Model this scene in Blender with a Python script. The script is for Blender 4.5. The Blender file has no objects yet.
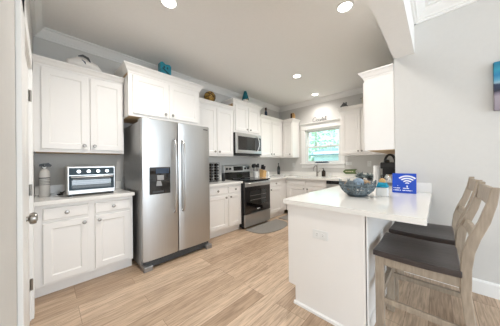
import bpy, bmesh, math, random
from mathutils import Vector, Matrix, Quaternion
R = random.Random(7)
S = bpy.context.scene
COL = S.collection
PI = math.pi

# ---------------------------------------------------------------- camera
cam_d = bpy.data.cameras.new('camera')
cam = bpy.data.objects.new('camera', cam_d); COL.objects.link(cam)
cam_d.sensor_fit = 'HORIZONTAL'; cam_d.sensor_width = 36.0
cam_d.lens = 194.92 / 500 * 36.0
cam_d.clip_start = 0.02
yaw, pit, rol = math.radians(43.856), math.radians(-.178), math.radians(-.671)
fw = Vector((-math.sin(yaw)*math.cos(pit), math.cos(yaw)*math.cos(pit), -math.sin(pit)))
rt = Vector((math.cos(yaw), math.sin(yaw), 0)); up = rt.cross(fw)
rt2 = rt*math.cos(rol) + up*math.sin(rol); up2 = -rt*math.sin(rol) + up*math.cos(rol)
m3 = Matrix((rt2, up2, -fw)).transposed()
cam.matrix_world = Matrix.Translation((3.283, -.184, 1.242)) @ m3.to_4x4()
S.camera = cam

# ---------------------------------------------------------------- exposure
vs = S.view_settings
S.display_settings.display_device = 'sRGB'
vs.view_transform = 'Standard'; vs.look = 'None'; vs.gamma = 1.0; vs.use_curve_mapping = False
vs.exposure = 1.22

# ---------------------------------------------------------------- sky and daylight
W = bpy.data.worlds.new('sky'); S.world = W; W.use_nodes = True
nt = W.node_tree; nt.nodes.clear()
wo = nt.nodes.new('ShaderNodeOutputWorld'); bg = nt.nodes.new('ShaderNodeBackground')
tc = nt.nodes.new('ShaderNodeTexCoord'); sp = nt.nodes.new('ShaderNodeSeparateXYZ'); cr = nt.nodes.new('ShaderNodeValToRGB')
nt.links.new(tc.outputs['Generated'], sp.inputs[0]); nt.links.new(sp.outputs['Z'], cr.inputs[0])
cr.color_ramp.elements[0].position = 0.0; cr.color_ramp.elements[0].color = (.84, .93, 1, 1)
cr.color_ramp.elements[1].position = .7; cr.color_ramp.elements[1].color = (.62, .80, 1, 1)
nt.links.new(cr.outputs[0], bg.inputs[0]); bg.inputs[1].default_value = 1.0
nt.links.new(bg.outputs[0], wo.inputs[0])

sun = bpy.data.lights.new('sun', 'SUN'); sun.energy = 3.0; sun.angle = .02; sun.color = (1, 1, 1)
so = bpy.data.objects.new('sun', sun); COL.objects.link(so); so.location = (2, -8, 9)
so.rotation_euler = Vector((-.05, .62, -.78)).to_track_quat('-Z', 'Y').to_euler()
def area(name, loc, target, sx, sy, power, color):
    l = bpy.data.lights.new(name, 'AREA'); l.shape = 'RECTANGLE'; l.size = sx; l.size_y = sy
    l.energy = power; l.color = color
    o = bpy.data.objects.new(name, l); COL.objects.link(o); o.location = loc
    o.rotation_euler = (Vector(target) - Vector(loc)).to_track_quat('-Z', 'Y').to_euler()
    return o
area('daylight_east', (7.6, 1.1, 1.5), (0, 1.0, 1.2), 2.8, 2.0, 34, (.78, .89, 1))
area('daylight_south', (4.9, -4.6, 1.6), (2.6, 2.6, 1.2), 3.4, 2.2, 6, (.88, .94, 1))

# ---------------------------------------------------------------- materials
def mat(name, color, rough=.5, metal=0., var=.03, scale=8., bump=0., spec=.5, stretch=None, coat=0.):
    m = bpy.data.materials.new(name); m.use_nodes = True
    n = m.node_tree.nodes; l = m.node_tree.links; b = n['Principled BSDF']
    b.inputs['Roughness'].default_value = rough; b.inputs['Metallic'].default_value = metal
    b.inputs['Specular IOR Level'].default_value = spec
    b.inputs['Coat Weight'].default_value = coat
    t = n.new('ShaderNodeTexCoord'); mp = n.new('ShaderNodeMapping'); nz = n.new('ShaderNodeTexNoise')
    l.new(t.outputs['Object'], mp.inputs[0]); l.new(mp.outputs[0], nz.inputs[0])
    if stretch: mp.inputs['Scale'].default_value = stretch
    nz.inputs['Scale'].default_value = scale; nz.inputs['Detail'].default_value = 4
    r = n.new('ShaderNodeValToRGB'); l.new(nz.outputs[0], r.inputs[0])
    c = color
    r.color_ramp.elements[0].position = .3; r.color_ramp.elements[1].position = .7
    r.color_ramp.elements[0].color = (*[max(0, x*(1-var)) for x in c], 1)
    r.color_ramp.elements[1].color = (*[min(1, x*(1+var)) for x in c], 1)
    l.new(r.outputs[0], b.inputs['Base Color'])
    if bump:
        bp = n.new('ShaderNodeBump'); bp.inputs['Strength'].default_value = bump; bp.inputs['Distance'].default_value = .01
        l.new(nz.outputs[0], bp.inputs['Height']); l.new(bp.outputs[0], b.inputs['Normal'])
    return m

def srgb(r, g, b):
    f = lambda c: (c/255/12.92) if c/255 <= .04045 else ((c/255+.055)/1.055)**2.4
    return (f(r), f(g), f(b))

M = {}
M['wall'] = mat('wall paint', srgb(212, 210, 206), .8, scale=30, var=.01, bump=.01)
M['ceiling'] = mat('ceiling paint', srgb(240, 238, 235), .9, scale=40, var=.01, bump=.02)
M['trim'] = mat('white trim paint', srgb(240, 239, 236), .4, scale=6, var=.008)
M['cab'] = mat('white cabinet paint', srgb(243, 240, 236), .38, scale=5, var=.008)
M['raw'] = mat('unfinished tan wood', srgb(196, 168, 132), .6, scale=10, var=.12, stretch=(2, 2, 16))
M['quartz'] = mat('white quartz', srgb(240, 238, 233), .12, scale=90, var=.02)
M['nickel'] = mat('brushed nickel', (.36, .34, .31), .3, 1., scale=60, var=.05)
M['steel'] = mat('stainless steel', (.55, .55, .545), .33, 1., scale=3, var=.03, stretch=(1, 60, 1), bump=.01)
M['steel_side'] = mat('grey steel side', (.33, .33, .33), .35, .7, scale=20, var=.04)
M['steel_light'] = mat('polished steel', (.6, .6, .6), .3, 1., scale=20, var=.02)
M['chrome'] = mat('chrome', (.8, .8, .8), .08, 1., scale=20, var=.01)
M['black'] = mat('black plastic', (.012, .012, .013), .35, scale=30, var=.2)
M['gloss_black'] = mat('black glass', (.006, .006, .007), .06, scale=5, var=.1, coat=.5)
M['dark_grey'] = mat('dark grey plastic', (.06, .062, .065), .45, scale=30, var=.1)
M['grey'] = mat('grey plastic', (.3, .3, .3), .45, scale=30, var=.05)
M['white_plastic'] = mat('white plastic', (.82, .82, .8), .35, scale=20, var=.01)
M['stool_wood'] = mat('weathered oak', srgb(163, 149, 132), .55, scale=9, var=.16, stretch=(9, 9, 1.2), bump=.15)
M['seat_wood'] = mat('dark stained wood', srgb(62, 54, 52), .33, scale=7, var=.35, stretch=(1.5, 14, 8), bump=.2)
M['mat_grey'] = mat('grey mat', srgb(140, 136, 130), .85, scale=60, var=.08, bump=.3)
M['teal'] = mat('turquoise glaze', srgb(40, 140, 160), .35, scale=14, var=.4, bump=.2)
M['teal_dark'] = mat('dark teal', srgb(20, 70, 84), .4, scale=14, var=.3)
M['gnome_teal'] = mat('teal felt', srgb(25, 105, 120), .8, scale=40, var=.2, bump=.3)
M['gold'] = mat('gold mosaic', srgb(190, 150, 70), .3, .5, scale=30, var=.5, bump=.3)
M['shell'] = mat('white shell', srgb(235, 230, 224), .5, scale=20, var=.04, bump=.2)
M['tan'] = mat('tan wood', srgb(205, 165, 110), .5, scale=8, var=.12, stretch=(3, 3, 14))
M['brown'] = mat('dark brown', srgb(70, 45, 30), .5, scale=10, var=.2)
M['navy'] = mat('dark blue glass', srgb(50, 65, 85), .2, scale=10, var=.2)
M['bottle'] = mat('dark bottle glass', (.012, .016, .012), .08, scale=8, var=.2, coat=.5)
M['amber'] = mat('dark brown glass', (.03, .018, .012), .1, scale=8, var=.2)
M['twig'] = mat('blue grey driftwood', srgb(104, 115, 120), .7, scale=12, var=.4, bump=.4)
M['sea_ball'] = mat('blue grey twine', srgb(142, 160, 176), .8, scale=30, var=.2, bump=.5)
M['tan_ball'] = mat('tan twine', srgb(180, 150, 115), .8, scale=30, var=.25, bump=.5)
M['leaf_grey'] = mat('grey green leaf', srgb(135, 150, 152), .6, scale=10, var=.35)
M['sage'] = mat('green painted wood', srgb(98, 116, 72), .6, scale=14, var=.25)
M['cream'] = mat('cream paint', srgb(215, 205, 180), .6, scale=14, var=.05)
M['blue_sign'] = mat('blue print', srgb(18, 74, 195), .3, scale=6, var=.05)
M['white_print'] = mat('white print', (.85, .88, .92), .4, scale=6, var=.01)
M['turq'] = mat('turquoise sponge', srgb(30, 150, 180), .8, scale=40, var=.2, bump=.4)
M['paper'] = mat('paper towel', (.88, .88, .87), .9, scale=60, var=.02, bump=.2)
M['wire'] = mat('pewter wire', srgb(70, 68, 66), .4, .5, scale=20, var=.1)
M['ext_white'] = mat('pale grey enamel', srgb(200, 196, 190), .35, scale=12, var=.02)
M['oven_blue'] = mat('dark teal panel', srgb(20, 46, 58), .45, scale=10, var=.1)
M['grass'] = mat('grass', srgb(120, 150, 80), .9, scale=3, var=.3)
M['leaf'] = mat('leaf', srgb(185, 212, 180), .6, scale=2, var=.35)
M['bark'] = mat('bark', srgb(165, 155, 140), .9, scale=12, var=.3, bump=.5)
M['siding'] = mat('white siding', srgb(238, 244, 246), .6, scale=6, var=.02)
M['roof'] = mat('grey roof', srgb(130, 140, 150), .9, scale=20, var=.15)

def lens_mat():
    m = bpy.data.materials.new('lit lens'); m.use_nodes = True
    b = m.node_tree.nodes['Principled BSDF']
    b.inputs['Base Color'].default_value = (1, .98, .94, 1)
    b.inputs['Emission Color'].default_value = (1, .96, .9, 1); b.inputs['Emission Strength'].default_value = 6
    return m
M['lens'] = lens_mat()
def glass_mat(name, tint, gloss_mix=.08):
    m = bpy.data.materials.new(name); m.use_nodes = True
    n = m.node_tree.nodes; l = m.node_tree.links; n.clear()
    o = n.new('ShaderNodeOutputMaterial'); mx = n.new('ShaderNodeMixShader'); t = n.new('ShaderNodeBsdfTransparent'); g = n.new('ShaderNodeBsdfGlossy')
    t.inputs[0].default_value = (*tint, 1); g.inputs['Roughness'].default_value = .02; mx.inputs[0].default_value = gloss_mix
    l.new(t.outputs[0], mx.inputs[1]); l.new(g.outputs[0], mx.inputs[2]); l.new(mx.outputs[0], o.inputs[0])
    return m
M['pane'] = glass_mat('window pane', (.86, .99, 1))
M['oven_glass'] = glass_mat('oven window', (.22, .30, .34), .13)

def floor_mat():
    m = bpy.data.materials.new('oak plank floor'); m.use_nodes = True
    n = m.node_tree.nodes; l = m.node_tree.links; b = n['Principled BSDF']
    t = n.new('ShaderNodeTexCoord'); mp = n.new('ShaderNodeMapping'); mp.inputs['Rotation'].default_value = (0, 0, PI/2)
    l.new(t.outputs['Object'], mp.inputs[0])
    br = n.new('ShaderNodeTexBrick'); br.offset = .37; br.offset_frequency = 3
    br.inputs['Scale'].default_value = 1.0; br.inputs['Brick Width'].default_value = 1.22; br.inputs['Row Height'].default_value = .14
    br.inputs['Mortar Size'].default_value = .0012; br.inputs['Mortar Smooth'].default_value = .3
    br.inputs['Color1'].default_value = (*srgb(214, 190, 165), 1); br.inputs['Color2'].default_value = (*srgb(175, 149, 124), 1)
    br.inputs['Mortar'].default_value = (*srgb(110, 88, 70), 1); br.inputs['Bias'].default_value = -.1
    l.new(mp.outputs[0], br.inputs['Vector'])
    # grain
    mp2 = n.new('ShaderNodeMapping'); mp2.inputs['Scale'].default_value = (34, 2.2, 1); l.new(t.outputs['Object'], mp2.inputs[0])
    nz = n.new('ShaderNodeTexNoise'); nz.inputs['Scale'].default_value = 2.2; nz.inputs['Detail'].default_value = 7; nz.inputs['Distortion'].default_value = .7
    # offset the grain per plank
    mixv = n.new('ShaderNodeVectorMath'); mixv.operation = 'ADD'
    sc = n.new('ShaderNodeVectorMath'); sc.operation = 'SCALE'; sc.inputs['Scale'].default_value = 9
    l.new(br.outputs['Color'], sc.inputs[0]); l.new(mp2.outputs[0], mixv.inputs[0]); l.new(sc.outputs[0], mixv.inputs[1])
    l.new(mixv.outputs[0], nz.inputs['Vector'])
    rp = n.new('ShaderNodeValToRGB'); rp.color_ramp.elements[0].position = .34; rp.color_ramp.elements[0].color = (.46, .41, .37, 1)
    rp.color_ramp.elements[1].position = .62; rp.color_ramp.elements[1].color = (1.08, 1.06, 1.04, 1)
    l.new(nz.outputs[0], rp.inputs[0])
    mx = n.new('ShaderNodeMix'); mx.data_type = 'RGBA'; mx.blend_type = 'MULTIPLY'; mx.inputs[0].default_value = .62
    l.new(br.outputs['Color'], mx.inputs[6]); l.new(rp.outputs[0], mx.inputs[7]); l.new(mx.outputs[2], b.inputs['Base Color'])
    b.inputs['Roughness'].default_value = .42
    bp = n.new('ShaderNodeBump'); bp.inputs['Strength'].default_value = .08; bp.inputs['Distance'].default_value = .004
    l.new(nz.outputs[0], bp.inputs['Height']); l.new(bp.outputs[0], b.inputs['Normal'])
    return m
M['floor'] = floor_mat()

def art_mat():
    m = bpy.data.materials.new('beach painting'); m.use_nodes = True
    n = m.node_tree.nodes; l = m.node_tree.links; b = n['Principled BSDF']
    t = n.new('ShaderNodeTexCoord'); s = n.new('ShaderNodeSeparateXYZ'); l.new(t.outputs['Object'], s.inputs[0])
    nz = n.new('ShaderNodeTexNoise'); nz.inputs['Scale'].default_value = 6; nz.inputs['Detail'].default_value = 5; l.new(t.outputs['Object'], nz.inputs[0])
    ma = n.new('ShaderNodeMath'); ma.operation = 'MULTIPLY_ADD'; ma.inputs[1].default_value = .16; l.new(nz.outputs[0], ma.inputs[0]); l.new(s.outputs['Z'], ma.inputs[2])
    mr = n.new('ShaderNodeMapRange'); mr.inputs[1].default_value = .08; mr.inputs[2].default_value = .50; l.new(ma.outputs[0], mr.inputs[0])
    r = n.new('ShaderNodeValToRGB'); l.new(mr.outputs[0], r.inputs[0]); e = r.color_ramp.elements
    e[0].position = 0; e[0].color = (*srgb(150, 140, 150), 1); e[1].position = 1; e[1].color = (*srgb(30, 120, 150), 1)
    for p, c in ((.3, (165, 155, 165)), (.40, (120, 110, 125)), (.44, (40, 42, 60)), (.52, (45, 60, 85)), (.56, (150, 180, 195)), (.64, (90, 160, 190)), (.78, (35, 125, 170)), (.9, (50, 150, 175))):
        x = e.new(p); x.color = (*srgb(*c), 1)
    l.new(r.outputs[0], b.inputs['Base Color']); b.inputs['Roughness'].default_value = .6
    return m
M['art'] = art_mat()

# ---------------------------------------------------------------- mesh helpers
class MB:
    def __init__(s): s.bm = bmesh.new()
    def box(s, x0, x1, y0, y1, z0, z1):
        x0, x1 = min(x0, x1), max(x0, x1); y0, y1 = min(y0, y1), max(y0, y1); z0, z1 = min(z0, z1), max(z0, z1)
        v = [s.bm.verts.new((x, y, z)) for x in (x0, x1) for y in (y0, y1) for z in (z0, z1)]
        for f in ((0,1,3,2),(4,6,7,5),(0,4,5,1),(2,3,7,6),(0,2,6,4),(1,5,7,3)): s.bm.faces.new([v[i] for i in f])
        return s
    def loops(s, loops, cap0=True, cap1=True, closed=True):
        vv = [[s.bm.verts.new(p) for p in lp] for lp in loops]
        n = len(vv[0])
        for a, b in zip(vv, vv[1:]):
            for i in range(n if closed else n-1):
                j = (i+1) % n
                s.bm.faces.new((a[i], a[j], b[j], b[i]))
        if cap0: s.bm.faces.new(vv[0])
        if cap1: s.bm.faces.new(vv[-1])
        return s
    def prism(s, poly, axis, a, b):
        def P(p, t):
            return {'x': (t, p[0], p[1]), 'y': (p[0], t, p[1]), 'z': (p[0], p[1], t)}[axis]
        return s.loops([[P(p, a) for p in poly], [P(p, b) for p in poly]])
    def lathe(s, prof, o=(0,0,0), d=(0,0,1), seg=20):
        q = Vector((0,0,1)).rotation_difference(Vector(d).normalized()); o = Vector(o)
        lp = []
        for r, h in prof:
            r = max(r, .0004)
            lp.append([o + q @ Vector((r*math.cos(2*PI*i/seg), r*math.sin(2*PI*i/seg), h)) for i in range(seg)])
        return s.loops(lp)
    def cyl(s, a, b, r, r2=None, seg=14):
        a, b = Vector(a), Vector(b)
        return s.lathe([(r, 0), (r if r2 is None else r2, (b-a).length)], a, b-a, seg)
    def tube(s, pts, r, seg=8):
        pts = [Vector(p) for p in pts]; n = len(pts); lp = []; ref = None
        for i, p in enumerate(pts):
            t = (pts[min(i+1, n-1)] - pts[max(i-1, 0)]).normalized()
            if ref is None: ref = t.orthogonal().normalized()
            ref = (ref - t*ref.dot(t))
            ref = ref.normalized() if ref.length > 1e-5 else t.orthogonal().normalized()
            bi = t.cross(ref); rr = r[i] if isinstance(r, (list, tuple)) else r
            lp.append([p + ref*rr*math.cos(2*PI*k/seg) + bi*rr*math.sin(2*PI*k/seg) for k in range(seg)])
        return s.loops(lp)
    def ball(s, c, r, seg=16, rings=9):
        rx = r if isinstance(r, (tuple, list)) else (r, r, r)
        lp = []
        for k in range(rings+1):
            a = -PI/2 + PI*k/rings; cc = max(math.cos(a), .004)
            lp.append([(c[0]+rx[0]*cc*math.cos(2*PI*i/seg), c[1]+rx[1]*cc*math.sin(2*PI*i/seg), c[2]+rx[2]*math.sin(a)) for i in range(seg)])
        return s.loops(lp)
    def leaf(s, p, d, L, w):
        d = Vector(d).normalized(); p = Vector(p); sd = d.orthogonal().normalized(); sd = Quaternion(d, R.uniform(0, 2*PI)) @ sd
        nn = d.cross(sd); q = []
        for t, ww, h in ((0, .12, 0), (.35, 1, .12), (.7, .7, .1), (1, .05, -.05)):
            c = p + d*L*t + nn*L*h
            q.append([c - sd*w*ww*.5, c + nn*w*.12, c + sd*w*ww*.5, c - nn*w*.06])
        return s.loops(q)
    def tf(s, f):
        for v in s.bm.verts: v.co = Vector(f(v.co))
        return s
    def build(s, name, m, parent=None, bevel=0., smooth=False, origin=None, kind=None, label=None, seg=2):
        o0 = Vector((0, 0, 0))
        if parent is not None:
            p = parent
            while p.parent is not None: p = p.parent
            o0 = p.location.copy()
        elif origin is not None: o0 = Vector(origin)
        bmesh.ops.translate(s.bm, verts=s.bm.verts, vec=-o0)
        bmesh.ops.recalc_face_normals(s.bm, faces=s.bm.faces)
        me = bpy.data.meshes.new(name); s.bm.to_mesh(me); s.bm.free()
        me.materials.append(M[m])
        if smooth:
            for p in me.polygons: p.use_smooth = True
            try: me.set_sharp_from_angle(angle=math.radians(40))
            except Exception: pass
        o = bpy.data.objects.new(name, me); COL.objects.link(o)
        if parent is not None: o.parent = parent
        else: o.location = o0
        if bevel:
            b = o.modifiers.new('bevel', 'BEVEL'); b.width = bevel; b.segments = seg; b.limit_method = 'ANGLE'; b.angle_limit = math.radians(40)
        if kind: o['kind'] = kind
        if label: o['label'] = label
        return o

def thing(name, loc, label, cat, group=None):
    o = bpy.data.objects.new(name, None); COL.objects.link(o); o.location = loc; o.empty_display_size = .05
    o['label'] = label; o['category'] = cat
    if group: o['group'] = group
    return o
def tag(o, label, cat, group=None):
    o['label'] = label; o['category'] = cat
    if group: o['group'] = group
    return o
def copy_tree(root, loc, label, group=None):
    r = root.copy(); COL.objects.link(r); r.location = loc; r['label'] = label
    if group: r['group'] = group
    for c in list(root.children):
        d = c.copy(); COL.objects.link(d); d.parent = r
        for g in list(c.children):
            e = g.copy(); COL.objects.link(e); e.parent = d
    return r
def struct(mb, name, m, **k): return mb.build(name, m, kind='structure', **k)

# ---------------------------------------------------------------- dimensions
ZC, ZL = 2.82, 2.85
D, XR, YW, YN = 4.475, 2.93, 2.62, -.284
CT = .914; UB = 1.39

# ---------------------------------------------------------------- structure
struct(MB().box(-.12, 8.2, -5.2, 4.6, -.1, 0), 'floor', 'floor')
struct(MB().box(-.12, XR+.02, -.4, 4.6, ZC, ZC+.12), 'ceiling', 'ceiling')
c2 = MB().box(XR+.185, 8.2, -5.2, YW+.12, ZL, ZL+.12)
c2.box(-.12, XR+.185, -5.2, -.4, ZL, ZL+.12)
struct(c2, 'ceiling', 'ceiling')
struct(MB().box(-.12, 0, YN-.12, D+.12, 0, ZC), 'wall_west', 'wall')
WX0, WX1, WZ0, WZ1 = .805, 1.70, 1.235, 2.095
wb = MB().box(0, WX0, D, D+.12, 0, ZC).box(WX1, XR+.12, D, D+.12, 0, ZC)
wb.box(WX0, WX1, D, D+.12, 0, WZ0).box(WX0, WX1, D, D+.12, WZ1, ZC)
struct(wb, 'wall_north', 'wall')
wr = MB().prism([(XR, YW), (8.2, YW), (8.2, YW+.12), (XR+.12, YW+.12), (XR+.12, D), (XR, D)], 'z', 0, ZL)
struct(wr, 'wall_east', 'wall')
DX0, DX1, DZ = .90, 1.68, 2.04
ws = MB().box(0, DX0, YN-.12, YN, 0, ZC).box(DX1, 2.95, YN-.12, YN, 0, ZC).box(DX0, DX1, YN-.12, YN, DZ, ZC)
struct(ws, 'wall_south', 'wall')
# dropped beam between kitchen and living room
struct(MB().box(XR, XR+.185, -.9, YW, 2.435, ZL+.02), 'ceiling_beam', 'ceiling')

def crown(name, run, z, drop=.105, out=.09):
    """moulding along a straight wall; run=(axis, wall coordinate, outward sign, a, b)"""
    ax, c, s, a, b = run
    prof = [(0, z), (out, z), (out, z-.018), (out*.80, z-.020), (out*.78, z-.030), (out*.62, z-drop*.46), (out*.34, z-drop*.70), (out*.30, z-drop*.80), (out*.16, z-drop*.81), (out*.14, z-drop), (0, z-drop)]
    poly = [(c + s*o, h) for o, h in prof]
    return struct(MB().prism(poly, ax, a, b), name, 'trim')
crown('trim_1', ('y', 0, 1, YN, D), ZC)
crown('trim_2', ('x', D, -1, 0, XR), ZC)
crown('trim_3', ('x', YN, 1, 0, 2.93), ZC)
crown('trim_4', ('x', YW, -1, XR+.185, 8.1), ZL, .11, .12)
crown('trim_5', ('y', XR+.185, 1, -.9, YW), ZL, .11, .12)
bbp = MB().prism([(YW, 0), (YW-.016, 0), (YW-.016, .115), (YW-.009, .13), (YW, .132)], 'x', XR, 8.1)
struct(bbp, 'baseboard_east', 'trim')
bbp = MB().prism([(YN, 0), (YN+.014, 0), (YN+.014, .115), (YN+.008, .13), (YN, .132)], 'x', 1.88, 2.95)
struct(bbp, 'baseboard_south', 'trim')

# door in the near wall
def door():
    d = bpy.data.objects.new('door_1', None); COL.objects.link(d); d['kind'] = 'structure'
    fr = MB()
    for x0, x1 in ((DX0-.10, DX0+.004), (DX1-.004, DX1+.20)):
        fr.box(x0, x1, YN, YN+.02, 0, DZ+.10)
    fr.box(DX0-.10, DX1+.20, YN, YN+.02, DZ-.004, DZ+.10)
    fr.build('casing', 'trim', d, bevel=.004)
    jb = MB().box(DX0, DX0+.018, YN-.12, YN+.004, 0, DZ).box(DX1-.018, DX1, YN-.12, YN+.004, 0, DZ).box(DX0, DX1, YN-.12, YN+.004, DZ-.018, DZ)
    jb.build('jamb', 'trim', d)
    sl = MB().box(DX0+.012, DX1-.012, YN-.04, YN-.002, .006, DZ-.010)
    for z0, z1 in ((.22, .92), (1.08, 1.86)):
        for x0, x1 in ((DX0+.13, 1.26), (1.33, DX1-.13)):
            sl.box(x0, x1, YN-.006, YN+.001, z0, z1)
    s = sl.build('door_slab', 'trim', d, bevel=.003)
    MB().box(DX0+.01, DX1-.01, YN-.06, YN-.04, 0, DZ).build('door_stop', 'trim', d)
    for z in (.29, 1.05, 1.81):
        h = MB().cyl((DX0+.018, YN+.008, z-.045), (DX0+.018, YN+.008, z+.045), .008)
        h.box(DX0+.018, DX0+.05, YN-.004, YN, z-.044, z+.044)
        h.build('hinge', 'nickel', d, smooth=True)
    k = MB().lathe([(.032, 0), (.032, .007), (.014, .011), (.013, .026), (.030, .033), (.034, .045), (.030, .058), (.014, .064)], (1.62, YN-.002, .945), (0, 1, 0))
    k.build('door_knob', 'nickel', s, smooth=True)
door()

# window over the sink
def window():
    w = bpy.data.objects.new('window_1', None); COL.objects.link(w); w['kind'] = 'structure'
    c = MB()
    c.box(WX0-.10, WX0, D-.02, D, WZ0-.02, WZ1).box(WX1, WX1+.08, D-.02, D, WZ0-.02, WZ1)
    c.box(WX0-.11, WX1+.09, D-.024, D, WZ1, WZ1+.115)
    c.build('casing', 'trim', w, bevel=.003)
    MB().prism([(D, WZ1+.115), (D-.03, WZ1+.115), (D-.06, WZ1+.145), (D-.06, WZ1+.16), (D, WZ1+.16)], 'x', WX0-.13, WX1+.095).build('header_cap', 'trim', w)
    MB().box(WX0-.12, WX1+.095, D-.065, D+.06, WZ0-.03, WZ0).build('sill', 'trim', w, bevel=.006)
    MB().box(WX0-.10, WX1+.08, D-.018, D, WZ0-.115, WZ0-.03).build('apron', 'trim', w, bevel=.003)
    f = MB().box(WX0, WX0+.03, D+.0, D+.10, WZ0, WZ1).box(WX1-.03, WX1, D, D+.10, WZ0, WZ1).box(WX0, WX1, D, D+.10, WZ1-.03, WZ1).box(WX0, WX1, D+.03, D+.10, WZ0, WZ0+.012)
    f.build('window_frame', 'white_plastic', w)
    zm = 1.645
    for nm, z0, z1, y in (('lower_sash', WZ0+.012, zm+.02, D+.035), ('upper_sash', zm-.025, WZ1-.03, D+.07)):
        s = MB(); a, b = WX0+.03, WX1-.03; t = .042
        s.box(a, a+t, y, y+.03, z0, z1).box(b-t, b, y, y+.03, z0, z1).box(a+t, b-t, y, y+.03, z0, z0+t).box(a+t, b-t, y, y+.03, z1-t*.9, z1)
        so = s.build(nm, 'white_plastic', w)
        MB().box(a+t, b-t, y+.012, y+.016, z0+t, z1-t*.9).build('pane', 'pane', so)
window()

# ---------------------------------------------------------------- outside the window
struct(MB().box(-25, 25, 4.7, 40, -.75, -.65), 'ground', 'grass')
def house():
    h = thing('neighbour_house', (-1.5, 8.6, -.65), 'low white clapboard house seen through the lower window sash', 'house')
    m = MB(); z = -.65
    while z < 1.60:
        m.prism([(8.6, z), (8.575, z), (8.597, z+.15), (8.6, z+.15)], 'x', -.95, 3.2); z += .15
    m.box(-.95, 3.2, 8.6, 12, -.65, 1.62); m.build('clapboard_wall', 'siding', h)
    MB().prism([(8.3, 1.60), (12.2, 1.60), (10.2, 2.0)], 'x', -1.25, 3.5).build('roof', 'roof', h)
house()
def tree(x, y, h, r, label):
    t = thing('tree', (x, y, -.65), label, 'tree', 'trees outside the window')
    MB().tube([(x, y, -.65), (x+.05, y, h*.3), (x, y+.05, h*.7)], [.16, .12, .05]).build('trunk', 'bark', t, smooth=True)
    m = MB()
    for i in range(900):
        u = Vector((R.gauss(0, 1), R.gauss(0, 1), R.gauss(0, 1))).normalized() * (R.random()**.4)
        p = Vector((x + u.x*r, y + u.y*r, h*.55 + u.z*h*.5))
        L = R.uniform(.16, .3); d = Vector((R.uniform(-1, 1), R.uniform(-1, 1), R.uniform(-.8, .6)))
        m.leaf(p, d, L, L*.55)
    m.build('foliage', 'leaf', t, kind='stuff')
tree(-3.4, 14.0, 6.2, 1.75, 'broad pale tree filling the left of the window view')
tree(.25, 14.6, 5.6, 1.6, 'pale tree rising behind the low white house')
tree(-2.2, 18.6, 7.4, 2.2, 'taller pale tree standing farthest behind the other trees')
tree(-2.05, 9.2, 2.2, .85, 'short shrubby tree beside the corner of the white house')

# ---------------------------------------------------------------- cabinets
TL = lambda u, d, z: (d, u, z)
TB = lambda u, d, z: (u, D-d, z)
TR = lambda u, d, z: (XR-d, u, z)
def sh_door(T, u0, u1, d0, z0, z1, t=.02, st=.056, rec=.009):
    def rect(i, d): return [T(u0+i, d, z0+i), T(u1-i, d, z0+i), T(u1-i, d, z1-i), T(u0+i, d, z1-i)]
    return MB().loops([rect(0, d0), rect(0, d0+t-.002), rect(.002, d0+t), rect(st, d0+t), rect(st+.004, d0+t-.003), rect(st+.011, d0+t-rec), rect(st+.012, d0+t-rec)])
def slab(T, u0, u1, d0, z0, z1, t=.02):
    def rect(i, d): return [T(u0+i, d, z0+i), T(u1-i, d, z0+i), T(u1-i, d, z1-i), T(u0+i, d, z1-i)]
    return MB().loops([rect(0, d0), rect(0, d0+t-.006), rect(.004, d0+t-.001), rect(.008, d0+t)])
def knob(T, u, d, z, parent):
    o = Vector(T(u, d, z)); dr = Vector(T(u, d+1, z)) - o
    MB().lathe([(.008, 0), (.007, .012), (.016, .018), (.019, .024), (.016, .030), (.005, .032)], o, dr, 14).build('knob', 'nickel', parent, smooth=True)
def bx(mb, T, u0, u1, d0, d1, z0, z1):
    a, b = T(u0, d0, z0), T(u1, d1, z1); return mb.box(a[0], b[0], a[1], b[1], a[2], b[2])
def cornice(T, u0, u1, d, z0, z1, e0=True, e1=True, o=.055):
    lp = []
    for out, h in ((0, 0), (.006, 0), (.008, .2), (.3*o+.004, .35), (.62*o, .62), (.9*o, .80), (o, .84), (o, 1.0)):
        z = z0 + (z1-z0)*h; a = u0 - (out if e0 else 0); b = u1 + (out if e1 else 0)
        lp.append([T(a, 0.002, z), T(a, d+out, z), T(b, d+out, z), T(b, 0.002, z)])
    return MB().loops(lp)
def upper(name, T, u0, u1, depth, z0, z1, ztop, doors, knobs, label, e0=False, e1=False, bottom=None, zk=.075, raw=None, group='white wall cabinets'):
    lo = T(u0, 0.002, z0); t = thing(name, lo, label, 'cabinet', group)
    bx(MB(), T, u0+.001, u1-.001, .002, depth, z0, z1).build('body', 'cab', t, bevel=.002)
    for (a, b), k in zip(doors, knobs):
        dd = sh_door(T, a, b, depth, z0+.035, z1-.035).build('door', 'cab', t)
        if k is not None: knob(T, k, depth+.02, z0+.035+zk-.03, dd)
    cornice(T, u0, u1, depth, z1-.012, ztop, e0, e1).build('crown', 'cab', t)
    if bottom: bx(MB(), T, u0+.018, u1-.018, .01, depth-.02, z0-.003, z0+.004).build('bottom_panel', bottom, t, label='unpainted tan wood underside')
    if raw: bx(MB(), T, raw[0], raw[1], .01, depth-.02, raw[2], raw[3]).build('side_panel', 'raw', t, label='unpainted tan wood side strip')
    return t

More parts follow.
